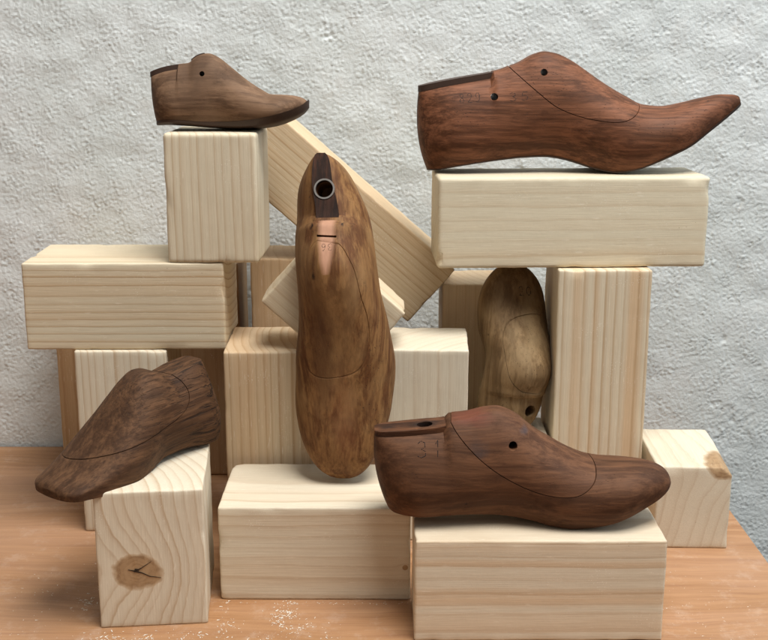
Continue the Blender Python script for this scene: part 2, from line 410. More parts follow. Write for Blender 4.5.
def cutter(bm, name='cutter'):
    outward(bm)
    me = bpy.data.meshes.new(name); bm.to_mesh(me); bm.free(); return link(name, me)
def slab(path, th=.0006, w=.06):
    bm = bmesh.new(); n = len(path); rows = []
    P = [Vector((p[0], 0, p[1])) for p in path]
    # densify (Catmull-Rom)
    Q = []
    for i in range(n - 1):
        p0, p1, p2, p3 = P[max(i - 1, 0)], P[i], P[i + 1], P[min(i + 2, n - 1)]
        for k in range(5):
            t = k / 5; Q.append(.5 * ((2 * p1) + (p2 - p0) * t + (2*p0 - 5*p1 + 4*p2 - p3) * t * t + (3*p1 - p0 - 3*p2 + p3) * t ** 3))
    Q.append(P[-1])
    for i, p in enumerate(Q):
        d = (Q[min(i + 1, len(Q) - 1)] - Q[max(i - 1, 0)]).normalized(); nn = Vector((-d.z, 0, d.x)) * th / 2
        rows.append([bm.verts.new(p + q + Vector((0, y, .12 * (y + .03)))) for q, y in ((nn, -w), (-nn, -w), (-nn, w), (nn, w))])
    for a, b in zip(rows, rows[1:]):
        for j in range(4): bm.faces.new((a[j], b[j], b[(j + 1) % 4], a[(j + 1) % 4]))
    bm.faces.new(rows[0]); bm.faces.new(list(reversed(rows[-1])))
    return cutter(bm)
def rod(p, d, r, L, r2=None):
    bm = bmesh.new(); bmesh.ops.create_cone(bm, cap_ends=True, segments=28, radius1=r, radius2=r if r2 is None else r2, depth=L)
    q = Vector((0, 0, 1)).rotation_difference(Vector(d).normalized())
    for v in bm.verts: v.co = q @ v.co + Vector(p)
    return cutter(bm)
def boxcut(x0, x1, z0, z1, w=.05):
    bm = bmesh.new(); bmesh.ops.create_cube(bm, size=1)
    for v in bm.verts: v.co = Vector((x0 if v.co.x < 0 else x1, v.co.y * 2 * w, z0 if v.co.z < 0 else z1))
    return cutter(bm)
def carve(bm, cutters):
    me = bpy.data.meshes.new('tmp'); bm.to_mesh(me); bm.free(); o = link('tmp', me)
    for c in cutters:
        m = o.modifiers.new('b', 'BOOLEAN'); m.object = c; m.operation = 'DIFFERENCE'; m.solver = 'MANIFOLD'
    dg = bpy.context.evaluated_depsgraph_get(); ev = o.evaluated_get(dg)
    nm = bpy.data.meshes.new_from_object(ev)
    out = bmesh.new(); out.from_mesh(nm)
    for c in cutters: bpy.data.objects.remove(c)
    bpy.data.objects.remove(o); bpy.data.meshes.remove(nm)
    return out
def outward(bm):
    bmesh.ops.recalc_face_normals(bm, faces=bm.faces)
    if bm.calc_volume(signed=True) < 0: bmesh.ops.reverse_faces(bm, faces=bm.faces)
def islands(bm):
    bm.verts.ensure_lookup_table(); seen = set(); res = []
    for v in bm.verts:
        if v.index in seen: continue
        st = [v]; seen.add(v.index); g = []
        while st:
            a = st.pop(); g.append(a)
            for e in a.link_edges:
                b = e.other_vert(a)
                if b.index not in seen: seen.add(b.index); st.append(b)
        res.append(g)
    res.sort(key=len, reverse=True)
    return res
def subset(bm, group):
    keep = {v.index for v in group}
    c = bm.copy(); c.verts.ensure_lookup_table()
    bmesh.ops.delete(c, geom=[v for v in c.verts if v.index not in keep], context='VERTS')
    return c

DIG = {'0': [[(.5, 1), (.15, .8), (.08, .5), (.15, .2), (.5, 0), (.85, .2), (.92, .5), (.85, .8), (.5, 1)]],
       '1': [[(.35, .8), (.55, 1), (.55, 0)]],
       '2': [[(.1, .78), (.3, .98), (.65, 1), (.85, .75), (.7, .45), (.1, 0), (.9, 0)]],
       '3': [[(.12, .85), (.4, 1), (.75, .9), (.8, .65), (.45, .52), (.85, .38), (.85, .12), (.45, 0), (.1, .12)]],
       '5': [[(.85, 1), (.25, 1), (.18, .55), (.55, .62), (.88, .4), (.8, .1), (.45, 0), (.12, .1)]],
       '6': [[(.8, .9), (.5, 1), (.2, .7), (.1, .3), (.3, .02), (.7, .02), (.88, .25), (.7, .5), (.35, .5), (.14, .3)]],
       '8': [[(.5, .54), (.2, .72), (.3, .96), (.7, .96), (.8, .72), (.5, .54), (.14, .3), (.25, .03), (.75, .03), (.86, .3), (.5, .54)]],
       '9': [[(.2, .1), (.5, 0), (.82, .3), (.88, .7), (.7, .97), (.3, .97), (.12, .75), (.3, .5), (.65, .5), (.86, .7)]]}
def stamp(text, origin, ux, uy, height, obj, mat, ray, r=.00028, aspect=.62, jit=.04, seed=1):
    """numbers punched in the wood: thin dark strokes that follow the surface. origin/ux/uy local to last; ray = direction into the wood"""
    rnd = random.Random(seed)
    me = obj.data; bvh = BVHTree.FromPolygons([v.co for v in me.vertices], [p.vertices for p in me.polygons])
    bm = bmesh.new(); ux = Vector(ux).normalized(); uy = Vector(uy).normalized(); ray = Vector(ray).normalized()
    pen = 0
    for chq in text:
        for st in DIG.get(chq, []):
            pts = []
            for (a, b), (c, d) in zip(st, st[1:]):
                for k in range(5):
                    t = k / 5; pts.append((a + (c - a) * t, b + (d - b) * t))
            pts.append(st[-1]); co = []
            for a, b in pts:
                p = Vector(origin) + ux * (pen + a * height * aspect) + uy * (b * height)
                hit, nn, i, dist = bvh.ray_cast(p - ray * .05, ray)
                if hit: co.append((hit, nn))
            rows = []
            for i, (p, nn) in enumerate(co):
                d = (co[min(i + 1, len(co) - 1)][0] - co[max(i - 1, 0)][0])
                if d.length < 1e-7: continue
                d.normalize(); sd = d.cross(nn).normalized(); rr = r * (.7 + .6 * rnd.random())
                rows.append([bm.verts.new(p + sd * rr), bm.verts.new(p + nn * .00006), bm.verts.new(p - sd * rr), bm.verts.new(p - nn * rr)])
            for a, b in zip(rows, rows[1:]):
                if rnd.random() < .14: continue
                for j in range(4): bm.faces.new((a[j], b[j], b[(j + 1) % 4], a[(j + 1) % 4]))
        pen += height * aspect * 1.45
    return finish(bm, 'stamped_number', mat, obj.parent, smooth=False)

leather = plain('dark_leather', (.042, .019, .010), .6)
leather2 = plain('brown_leather', (.075, .030, .014), .5)
ink = plain('stamp_dark', (.022, .012, .008), .9)
steel = plain('worn_steel', (.45, .43, .40), .35, 1.0)
iron = plain('dark_iron', (.045, .026, .019), .42, .0)
inside = plain('bore_dark', (.02, .014, .010), .9)

def make_last(L, name, label, mat, wedge_mat, loc, mtx, seam=None, holes=(), cuts=(), plate=None, plate_mat=None, sole=None, mesh_kw={}, platecuts=()):
    root = bpy.data.objects.new(name, None); COL.objects.link(root); root.empty_display_size = .02
    tag(root, label, 'shoe last', 'old wooden shoe lasts on the blocks')
    bm = L.mesh(**mesh_kw)
    cs = list(cuts)
    for (x, z, r) in holes: cs.append(rod((x, 0, z), (0, 1, 0), r, .12))
    if seam: cs.append(slab(seam))
    if cs: bm = carve(bm, cs)
    isl = islands(bm)
    body = finish(subset(bm, isl[0]), 'last_body', mat, root)
    wedge = None
    if seam and len(isl) > 1: wedge = finish(subset(bm, isl[1]), 'instep_wedge', wedge_mat, root)
    print('LAST', name, [len(i) for i in isl][:4])
    bm.free()
    if plate:
        pb = L.topplate(*plate)
        if platecuts: outward(pb); pb = carve(pb, list(platecuts))
        finish(pb, 'heel_plate', plate_mat or leather, root, ang=30)
    if sole: finish(L.sole(*sole[0], **sole[1]), 'sole_plate', leather, root, ang=50)
    root.matrix_world = Matrix.Translation(loc) @ mtx
    return root, body, wedge

# ---- reddish pointed last, upper right (size 35)
topA = [(-.0029,.0668),(.0147,.0706),(.0345,.0741),(.0536,.0774),(.0547,.0777),(.063,.0799),(.0669,.0815),(.0748,.0842),(.0869,.0908),(.0955,.0930),(.1042,.0915),(.1148,.0868),(.1272,.0792),(.1415,.0698),(.1594,.0592),(.175,.0519),(.1899,.0506),(.2053,.0533),(.2208,.0573),(.2362,.0600),(.2440,.0599),(.2490,.0586),(.2510,.0550)]
botA = [(.004,.0022),(.0121,.0030),(.0211,.0050),(.0383,.0080),(.0622,.0112),(.0793,.0128),(.0948,.0132),(.1102,.0112),(.1226,.0078),(.1348,.0040),(.1504,.0014),(.168,.0042),(.1787,.0082),(.1933,.0150),(.2085,.0222),(.2243,.0332),(.2363,.0415),(.2450,.0478),(.2510,.0525)]
#      s    wb     wm     wt    tm   n    cy
WA = [(0,  .020, .0270, .0120, .30, 1.3, 0), (.12, .021, .0285, .0115, .32, 1.3, 0), (.28, .0175, .0270, .0085, .36, 1.25, 0),
      (.40, .0150, .0270, .0055, .40, 1.4, .001), (.52, .0210, .0310, .0030, .38, 1.6, .002), (.64, .0290, .0365, .0020, .36, 1.8, .002),
      (.76, .0290, .0345, .0020, .36, 2.0, 0), (.88, .0215, .0250, .0015, .40, 2.1, -.003), (1, .013, .015, .001, .45, 2.2, -.005)]
LA = Last(topA, botA, WA, bulge=.0042, heel=.13, toe=.26, toep=.55)
seamA = [(.0625,.0860),(.0647,.0825),(.0662,.0795),(.0766,.0708),(.0871,.0623),(.1008,.0519),(.1128,.0464),(.1248,.0429),(.1359,.0410),(.1462,.0402),(.1549,.0410),(.1626,.0441),(.1687,.0492),(.1731,.0554),(.1750,.0620)]
mA = oldwood('last_wood_red', (.092, .034, .015), (.215, .084, .041), (.110, .046, .022), seed=1.0, blot=.5, rough=.40, streak=.8)
rA, bA, wA = make_last(LA, 'shoe_last', 'long reddish brown last with a pointed upturned toe on the raised right block', mA, mA, (.03, .9200, .2823), Matrix.Rotation(R(1.2), 4, 'Z'),
    seam=seamA, holes=[(.0928, .0775, .0027), (.0545, .0592, .0028)], plate=(0, .222, .0046), mesh_kw=dict(plate=.0045, plate_u=.222),
    sole=((0, 1), dict(th=.0012, rise=lambda u: .0004 + .0016 * max(0, (u - .6) / .4))))
stamp('829', (.0275, 0, .0545), (1, 0, .06), (-.05, 0, 1), .0068, bA, ink, (0, 1, 0), r=.00022, seed=3)
stamp('35', (.0655, 0, .0560), (1, 0, .06), (0, 0, 1), .0062, bA, ink, (0, 1, 0), r=.00022, aspect=1.0, seed=4)

# ---- brown last, lower right (31)
topB = [(-.0361,.0632),(-.0192,.0645),(-.0024,.0661),(.0116,.0682),(.0128,.0702),(.0245,.0724),(.0386,.0762),(.0449,.0768),(.051,.0752),(.0605,.0701),(.0672,.0640),(.0817,.0545),(.0963,.0462),(.1075,.0419),(.1186,.0402),(.1344,.0397),(.1457,.0390),(.1540,.0368),(.1588,.0338),(.1610,.0300),(.1618,.0262)]
botB = [(-.0280,.0070),(-.0227,.0056),(-.0071,.0056),(.0084,.0062),(.0239,.0068),(.0409,.0058),(.0535,.0042),(.0691,.0018),(.0815,-.0008),(.0942,-.0014),(.1066,-.0002),(.1188,.0028),(.1309,.0074),(.1431,.0127),(.1530,.0170),(.1592,.0210),(.1612,.0232),(.1618,.0258)]
botB = [(x, z + .0022) for x, z in botB]
WB = [(0,  .019, .0265, .0110, .34, 1.3, 0), (.12, .020, .0275, .0110, .34, 1.3, 0), (.26, .0180, .0265, .0095, .36, 1.2, 0),
      (.40, .0160, .0260, .0055, .40, 1.4, .001), (.52, .0200, .0290, .0030, .38, 1.6, .002), (.66, .0265, .0330, .0020, .36, 1.9, .002),
      (.80, .0255, .0310, .0020, .42, 2.2, -.001), (.92, .0200, .0235, .0030, .42, 1.9, -.002), (1, .016, .019, .003, .42, 1.8, -.003)]
LB = Last(topB, botB, WB, bulge=.0035, heel=.14, toe=.16, toep=.42)
seamB = [(.0095,.0830),(.0112,.0750),(.0135,.0683),(.0215,.0585),(.0336,.0473),(.0471,.0374),(.0606,.0303),(.074,.0262),(.0874,.0252),(.0980,.0268),(.1062,.0324),(.1100,.0395),(.1108,.0487)]
mB = oldwood('last_wood_brown', (.070, .030, .0145), (.138, .062, .030), (.088, .039, .019), seed=5.0, blot=.6, rough=.47, streak=.55, pores=.6)
mBw = oldwood('last_wood_brown_wedge', (.076, .032, .0155), (.148, .066, .032), (.096, .042, .021), spots=[((.026, -.004, .073), (.020, .020, .007), (.17, .038, .026), .5), ((.062, -.02, .066), (.0045, .02, .0045), (.065, .065, .08), .7), ((.03, -.02, .055), (.010, .02, .008), (.05, .035, .032), .7)], seed=5.6, blot=.6, rough=.47, streak=.45, pores=.3)
plate_wood = oldwood('heel_plate_wood', (.045, .018, .009), (.150, .062, .028), (.060, .030, .018), spots=[((-.003, 0, .066), (.013, .009, .01), (.012, .008, .007), 1.0), ((-.028, 0, .063), (.008, .006, .01), (.014, .010, .009), .8)], seed=33.0, blot=.6, rough=.45, streak=.6, pores=.6)
rB, bB, wB = make_last(LB, 'shoe_last', 'plain dark brown last stamped 31 on the front block at the lower right', mB, mBw, (.03, .7250, .0712), Matrix.Rotation(R(.5), 4, 'Z'),
    seam=seamB, holes=[(.0538, .0572, .0029)], cuts=[rod((-.0030, -.001, .062), (0, 0, 1), .0052, .045)], platecuts=[rod((-.0030, -.001, .062), (0, 0, 1), .0052, .045)], plate=(0, .236, .0034), plate_mat=plate_wood,
    mesh_kw=dict(plate=.0034, plate_u=.238))
stamp('31', (-.0090, 0, .0500), (1, 0, .03), (.02, 0, 1), .0092, bB, ink, (0, 1, 0), r=.00026, aspect=.75, seed=5)
def ring(name, c, nrm, r0, r1, th, mat, parent, seg=40):
    bm = bmesh.new(); q = Vector((0, 0, 1)).rotation_difference(Vector(nrm).normalized()); rows = []
    for i in range(seg):
        a = 2 * math.pi * i / seg; d = Vector((math.cos(a), math.sin(a), 0))
        rows.append([bm.verts.new(q @ p + Vector(c)) for p in (d * r0, d * r0 + Vector((0, 0, th)), d * r1 + Vector((0, 0, th)), d * r1)])
    for i in range(seg):
        a, b = rows[i], rows[(i + 1) % seg]
        for j in range(4): bm.faces.new((a[j], b[j], b[(j + 1) % 4], a[(j + 1) % 4]))
    return finish(bm, name, mat, parent, ang=50)
def disc(name, c, nrm, r, th, mat, parent, sx=1.0):
    bm = bmesh.new(); bmesh.ops.create_cone(bm, cap_ends=True, segments=32, radius1=r, radius2=r, depth=th)
    q = Vector((0, 0, 1)).rotation_difference(Vector(nrm).normalized())
    for v in bm.verts: v.co = q @ Vector((v.co.x * sx, v.co.y, v.co.z)) + Vector(c)
    return finish(bm, name, mat, parent)

# ---- small last, upper left
topC = [(-.0475,.0412),(-.0356,.0448),(-.0262,.0464),(-.0248,.0466),(-.0166,.0480),(-.0152,.0500),(-.0085,.0539),(-.0026,.0550),(.0026,.0532),(.0129,.0454),(.0251,.0358),(.0373,.0280),(.0442,.0245),(.0585,.0236),(.0674,.0219),(.0718,.0190),(.0730,.0165)]
botC = [(-.0440,.0030),(-.0352,.0036),(-.0177,.0028),(-.0002,.0014),(.0208,.0006),(.0348,.0012),(.0453,.0028),(.0596,.0072),(.0690,.0122),(.0730,.0163)]
WC = [(0,  .015, .0200, .0075, .34, 1.3, 0), (.14, .016, .0205, .0075, .34, 1.3, 0), (.30, .0150, .0200, .0065, .36, 1.3, 0),
      (.45, .0150, .0215, .0030, .40, 1.5, .001), (.60, .0190, .0240, .0020, .38, 1.8, .001), (.76, .0200, .0245, .0015, .38, 2.0, 0), (.90, .016, .020, .0015, .42, 2.2, -.001), (1, .013, .016, .001, .45, 2.2, -.002)]
LC = Last(topC, botC, WC, bulge=.0012, heel=.16, toe=.22, toep=.45)
mC = oldwood('last_wood_small', (.120, .066, .037), (.220, .128, .074), (.085, .048, .028), seed=9.0, blot=.8, rough=.5, streak=.4, pores=.5, pale=(.23, .140, .082))
seamC = [(.0000,.0250),(.0060,.0200),(.0130,.0172),(.0230,.0160),(.0330,.0172),(.0410,.0205),(.0450,.0300)]
rC, bC, wC = make_last(LC, 'shoe_last', 'smallest grey brown child last on top of the upper left block', mC, mC, (-.1299, .8905, .3192),
    Matrix.Rotation(R(-1), 4, 'Z') @ Matrix.Rotation(R(-7), 4, 'X'), holes=[(-.0060, .0386, .0020)], plate=(0, .185, .0038), mesh_kw=dict(plate=.0038, plate_u=.185),
    sole=((0, 1), dict(th=.0016, rise=lambda u: .0010 + .0034 * max(0, min(1, (u - .28) / .45)))))
finish(LC.topplate(.268, .345, .0020, dz=.0006), 'instep_strip', leather, rC, ang=30)

# ---- generic last profile used for the two upright lasts and the leaning one
def scaled(pts, sx, sz): return [(x * sx, z * sz) for x, z in pts]
gT = [(-.002,.262),(.06,.275),(.14,.288),(.215,.300),(.226,.318),(.262,.330),(.31,.352),(.36,.362),(.41,.352),(.47,.322),(.54,.282),(.62,.240),(.70,.205),(.78,.180),(.86,.160),(.93,.138),(.98,.105),(1.0,.068)]
gB = [(.018,.016),(.06,.012),(.15,.022),(.28,.040),(.40,.042),(.50,.026),(.60,.008),(.68,.004),(.76,.010),(.84,.024),(.91,.038),(.97,.053),(1.0,.066)]

# ---- tan last standing upright in the middle
Lc = .232
WE = [(0,  .021, .0290, .0078, .40, 1.5, -.009), (.08, .022, .0292, .0078, .40, 1.5, -.008), (.18, .0215, .0290, .0078, .40, 1.4, -.004), (.28, .0200, .0290, .0074, .42, 1.3, -.002),
      (.40, .0200, .0295, .0062, .42, 1.4, .001), (.52, .0250, .0330, .0035, .40, 1.7, .003), (.64, .0310, .0368, .0030, .40, 2.0, .003),
      (.76, .0310, .0355, .0030, .42, 2.2, .001), (.88, .0270, .0305, .0030, .45, 2.4, 0), (1, .0230, .0265, .003, .5, 2.4, 0)]
LE = Last(scaled(gT, Lc, Lc * .92), scaled(gB, Lc, Lc * .92), WE, bulge=.004, heel=.30, toe=.17, toep=.42)
seamE = [(x * Lc, z * Lc * .92) for x, z in [(.258,.40),(.262,.352),(.270,.330),(.30,.322),(.35,.312),(.43,.282),(.50,.238),(.555,.212),(.616,.196),(.66,.190),(.69,.196),(.712,.212),(.716,.245)]]
strip_wood = oldwood('heel_strip_wood', (.022, .010, .006), (.075, .028, .014), (.022, .014, .011), seed=31.0, blot=.8, rough=.45, streak=.6, pores=.5)
mE = oldwood('last_wood_tan', (.125, .050, .018), (.260, .130, .048), (.100, .045, .018), spots=[((.229 * Lc, -.0145, .06), (.0026, .0011, .5), (.012, .008, .006), 1.0), ((.229 * Lc, .0085, .06), (.0026, .0010, .5), (.012, .008, .006), 1.0), ((.385 * Lc, -.0125, .06), (.0032, .0014, .5), (.012, .008, .006), 1.0), ((.80 * Lc, .004, .02), (.045, .012, .5), (.24, .10, .045), .35), ((.60 * Lc, -.010, .02), (.05, .010, .5), (.085, .038, .018), .7)], seed=13.0, blot=.4, rough=.42, streak=.6, pores=.9, pale=(.30, .175, .075), patch=(.212 * Lc, .385 * Lc, -.003, .0070, .0028, .20 * Lc, (.50, .27, .17)))
th = R(18.5)
# local x (heel->toe) points down, local z (sole->instep) towards the camera, local y to the right
ex = Vector((.010, -math.sin(th), -math.cos(th))).normalized(); ez = Vector((-0.10, -math.cos(th), math.sin(th))); ez = (ez - ex * ez.dot(ex)).normalized(); ey = ez.cross(ex)
mtE = Matrix(((ex.x, ey.x, ez.x, 0), (ex.y, ey.y, ez.y, 0), (ex.z, ey.z, ez.z, 0), (0, 0, 0, 1)))
hole_x = .115 * Lc; hz = .284 * Lc * .92
nb = bmesh.new(); bmesh.ops.create_cube(nb, size=1)
for v in nb.verts: v.co = Vector((.2655 * Lc + v.co.x * .0016 + v.co.y * .001, -.003 + v.co.y * .0138, .333 * Lc * .92 + v.co.z * .012))
notch = cutter(nb)
rE, bE, wE = make_last(LE, 'shoe_last', 'tan last standing upright on its toe in the middle, metal tube in its heel', mE, mE, (-.0305, .8752, .2885), mtE,
    seam=seamE, cuts=[notch, rod((hole_x, -.0055, hz), (.0, 0, 1), .0062, .05)], platecuts=[rod((hole_x, -.0055, hz), (.0, 0, 1), .0062, .05)], plate=(0, .205, .0030), plate_mat=strip_wood, mesh_kw=dict(plate=.0026, plate_u=.205))
ring('metal_tube', (hole_x, -.0058, hz - .004), (-.05, 0, 1), .0062, .0074, .0052, steel, rE)
stamp('36', (.290 * Lc, .0014, .30 * Lc), (0, -1, 0), (1, 0, 0), .0052, wE or bE, ink, (0, 0, -1), r=.00016, aspect=.60, seed=8)

# ---- pale last, toe up, under the raised block (20)
Lf = .133
WF = [(0,  .017, .0262, .0075, .36, 1.4, .001), (.16, .018, .0275, .0070, .36, 1.4, .001), (.30, .0190, .0280, .0060, .38, 1.3, .000),
      (.44, .0210, .0275, .0040, .40, 1.5, -.001), (.58, .0255, .0292, .0030, .40, 1.9, 0), (.72, .0265, .0296, .0025, .42, 2.1, .001), (.86, .0240, .0270, .0025, .45, 2.3, .002), (1, .0200, .0230, .0025, .5, 2.4, .003)]
gT2 = [(x, z * (1.12 if x < .6 else 1.12 - .12 * (x - .6) / .4)) for x, z in gT]
LF = Last(scaled(gT2, Lf, Lf), scaled(gB, Lf, Lf * .9), WF, bulge=.002, heel=.16, toe=.20, toep=.42)
seamF = [(x * Lf, z * Lf) for x, z in [(.215,.46),(.222,.38),(.25,.335),(.32,.30),(.40,.27),(.48,.235),(.56,.205),(.64,.19),(.70,.195),(.735,.215),(.75,.26)]]
mF = oldwood('last_wood_pale', (.160, .095, .042), (.280, .180, .088), (.080, .046, .022), seed=17.0, blot=.7, rough=.5, streak=.35, pores=1.0, pale=(.27, .19, .10))
thf = R(6)
fx = Vector((.07, math.sin(thf), math.cos(thf))).normalized(); fz = Vector((.46, -math.cos(thf), math.sin(thf))); fz = (fz - fx * fz.dot(fx)).normalized(); fy = fz.cross(fx)
mtF = Matrix(((fx.x, fy.x, fz.x, 0), (fx.y, fy.y, fz.y, 0), (fx.z, fy.z, fz.z, 0), (0, 0, 0, 1)))
rF, bF, wF = make_last(LF, 'shoe_last', 'yellowish worn last stamped 20 standing toe up under the raised right block', mF, mF, (.0940, .9120, .0755), mtF,
    seam=seamF, cuts=[rod((.13 * Lf, -.005, .30 * Lf), (0, 0, 1), .0050, .04)] )

stamp('20', (.815 * Lf, .0035, .10), (0, -1, .0), (1, 0, 0), .0068, bF, ink, (0, 0, -1), r=.00030, aspect=.72, seed=9)

# ---- dark cracked last resting on the knotty block, toe pointing left
Ld = .148
WD = [(0,  .018, .0255, .0120, .36, 1.3, 0), (.14, .019, .0260, .0115, .36, 1.3, 0), (.28, .0175, .0255, .0085, .38, 1.25, 0),
      (.42, .0175, .0255, .0075, .42, 1.3, .001), (.55, .0225, .0285, .0040, .42, 1.7, .002), (.68, .0290, .0312, .0030, .40, 1.9, .001),
      (.80, .0285, .0292, .0030, .42, 1.7, 0), (.92, .0245, .0248, .0040, .42, 1.6, 0), (1, .0215, .0218, .004, .42, 1.6, 0)]
gT3 = [(.10,.345),(.14,.342),(.22,.334),(.325,.326),(.338,.328),(.37,.342),(.41,.354),(.455,.358),(.51,.342),(.57,.300),(.64,.240),(.72,.176),(.80,.122),(.88,.079),(.95,.051),(.985,.038),(1.0,.024)]
gB3 = [(.012,.010),(.06,.008),(.15,.014),(.28,.030),(.40,.032),(.50,.018),(.60,.004),(.68,-.005),(.76,-.010),(.84,-.010),(.91,-.008),(.97,-.006),(1.0,-.003)]
LD = Last(scaled(gT3, Ld, Ld * 1.22), scaled(gB3, Ld, Ld), WD, bulge=.003, heel=.15, toe=.07, toep=.28)
seamD = [(x * Ld, z * Ld * 1.2) for x, z in [(.345,.42),(.338,.345),(.315,.31),(.285,.27),(.275,.225),(.30,.18),(.36,.150),(.46,.128),(.58,.112),(.68,.100),(.78,.087),(.85,.078),(.895,.077),(.935,.095)]]
mD = oldwood('last_wood_cracked', (.066, .031, .015), (.125, .061, .029), (.080, .039, .019), seed=21.0, blot=.4, rough=.5, streak=.8, pores=.7, crack=1.0)
yawD = R(231.5)
rD, bD, wD = make_last(LD, 'shoe_last', 'dark cracked last on the knotty block with its blunt toe pointing left', mD, mD, (-.1275, .8180, .0985), Matrix.Rotation(yawD, 4, 'Z') @ Matrix.Rotation(R(1.2), 4, 'Y'),
    seam=seamD, mesh_kw=dict())

# ================================================================== setting
# table top: wood with straight grain, right end visible
k = NT('table_wood'); o = k.obj(); x, y, z = k.sep(o)
yy = k.math('ADD', y, k.math('MULTIPLY', k.noise(k.vmath('MULTIPLY', o, (4, 9, 9)), 1, 3, .5), .05))
p = k.comb(x, yy, z)
g1 = k.noise(k.vmath('MULTIPLY', p, (4, 120, 30)), 1, 6, .7)
g2 = k.noise(k.vmath('MULTIPLY', p, (22, 620, 30)), 1, 4, .7)
g3 = k.noise(k.vmath('MULTIPLY', p, (5, 14, 5)), 1, 3, .5)
col = k.mix(k.ramp(g1, [(.35, 0), (.65, 1)]), (.31, .152, .066), (.44, .240, .115))
col = k.mix(k.math('MULTIPLY', k.ramp(g1, [(.30, 1), (.40, 0)]), .5), col, (.22, .095, .048))
col = k.mix(k.math('MULTIPLY', k.ramp(g2, [(.36, 1), (.52, 0)]), .30), col, (.20, .085, .045))
col = k.mix(k.math('MULTIPLY', k.ramp(g3, [(.4, 0), (.7, 1)]), .35), col, (.54, .33, .22))
dust = k.math('MULTIPLY', k.ramp(k.noise(o, 38, 8, .8), [(.53, 0), (.68, 1)]), .18)
col = k.mix(dust, col, (.75, .66, .58))
tm = k.out(col, k.math('ADD', k.math('MULTIPLY', g3, .2), .33), k.bump(g2, .25, .0004), .4)
bm = bmesh.new(); bmesh.ops.create_cube(bm, size=1)
for v in bm.verts: v.co = Vector(((-.9 if v.co.x < 0 else .2915), (.30 if v.co.y < 0 else 1.0535), (-.028 if v.co.z < 0 else 0)))
bmesh.ops.bevel(bm, geom=bm.edges[:], offset=.0012, segments=2, affect='EDGES')
tbl = finish(bm, 'table_top', tm); tag(tbl, 'orange brown wooden table top with sawdust on it', 'table')

# rough plaster wall, real relief
def field(nx, nz, dx, lo, hi, seed, aniso=(1, 1), rot=0):
    rs = np.random.RandomState(seed); f = np.fft.rfft2(rs.randn(nz, nx))
    kx = np.fft.rfftfreq(nx, dx)[None, :]; kz = np.fft.fftfreq(nz, dx)[:, None]
    c, s_ = math.cos(rot), math.sin(rot)
    a = (kx * c + kz * s_) * aniso[0]; b = (-kx * s_ + kz * c) * aniso[1]
    kk = np.sqrt(a * a + b * b); kk[0, 0] = 1e-6
    g = np.exp(-(kk * lo) ** 2) * (1 - np.exp(-(kk * hi) ** 2))
    r = np.fft.irfft2(f * g, (nz, nx)); return r / r.std()
dx = .00125; nx, nz = 1000, 700; X0, Z0, YW = -.625, -.29, 1.0570
big = field(nx, nz, dx, .030, .16, 1)
msk = field(nx, nz, dx, .018, .06, 9)
mid = field(nx, nz, dx, .0062, .026, 2, (1.0, .7), R(35))
mid2 = field(nx, nz, dx, .0022, .0075, 3, (1.5, .75), R(-40))
fin = field(nx, nz, dx, .0012, .0042, 4, (1.2, .8), R(20))
m_ = .62 + .38 * np.tanh(msk)
hgt = .00025 * big + .00006 * np.tanh(mid * .9) + .00030 * m_ * np.tanh(mid2 * 1.3) + .00032 * m_ * np.maximum(fin, -.9)
prs = np.random.RandomState(77); XX, ZZ = np.meshgrid(np.arange(nx), np.arange(nz))
for _ in range(60):
    cx, cz = prs.randint(60, nx - 60), prs.randint(60, nz - 60); rr = prs.uniform(1.2, 3.0) if _ < 44 else prs.uniform(6, 13)
    y0, y1, x0, x1 = cz - 26, cz + 26, cx - 26, cx + 26
    d = np.hypot((XX[y0:y1, x0:x1] - cx) * prs.uniform(.7, 1.2), ZZ[y0:y1, x0:x1] - cz) / rr + .28 * mid[y0:y1, x0:x1]
    hgt[y0:y1, x0:x1] -= (.0008 if _ < 44 else .0005) / (1 + np.exp((d - 1) * 9))
def stretch(n, o0):      # the outermost rows are stretched so the wall runs on past the frame
    a = o0 + np.arange(n) * dx; k_ = np.arange(n); e_ = np.maximum(0, 40 - k_) - np.maximum(0, k_ - (n - 41)); return a - e_ * .022
xs = stretch(nx, X0); zs = stretch(nz, Z0)
gx, gz = np.meshgrid(xs, zs)
co = np.stack([gx, YW - np.clip(hgt, -.01, .0032), gz], -1).reshape(-1, 3)
me = bpy.data.meshes.new('wall'); me.vertices.add(nx * nz); me.vertices.foreach_set('co', co.ravel().astype(np.float32))
ii = (np.arange(nz - 1)[:, None] * nx + np.arange(nx - 1)[None, :]).ravel()
quad = np.stack([ii, ii + 1, ii + nx + 1, ii + nx], -1).ravel().astype(np.int32)
nf = len(ii); me.loops.add(nf * 4); me.loops.foreach_set('vertex_index', quad); me.polygons.add(nf)
me.polygons.foreach_set('loop_start', np.arange(0, nf * 4, 4, dtype=np.int32)); me.polygons.foreach_set('loop_total', np.full(nf, 4, dtype=np.int32))
me.polygons.foreach_set('use_smooth', np.ones(nf, dtype=bool)); me.update(); me.validate()
k = NT('plaster'); o = k.obj()
n1 = k.noise(o, 420, 4, .65); n2 = k.noise(o, 11, 4, .6); n3 = k.noise(o, 60, 4, .6)
col = k.mix(k.ramp(n2, [(.35, 0), (.7, 1)]), (.640, .680, .668), (.735, .770, .766))
col = k.mix(k.math('MULTIPLY', k.ramp(n3, [(.56, 0), (.74, 1)]), .30), col, (.60, .58, .54))
spk = k.math('MULTIPLY', k.ramp(k.voro(o, 120), [(.035, 1), (.055, 0)]), k.ramp(k.noise(o, 17, 1, .5), [(.56, 0), (.62, 1)]))
col = k.mix(k.math('MULTIPLY', spk, .7), col, (.25, .22, .19))
b1 = k.bump(k.noise(o, 230, 5, .6, .3), .45, .0018)
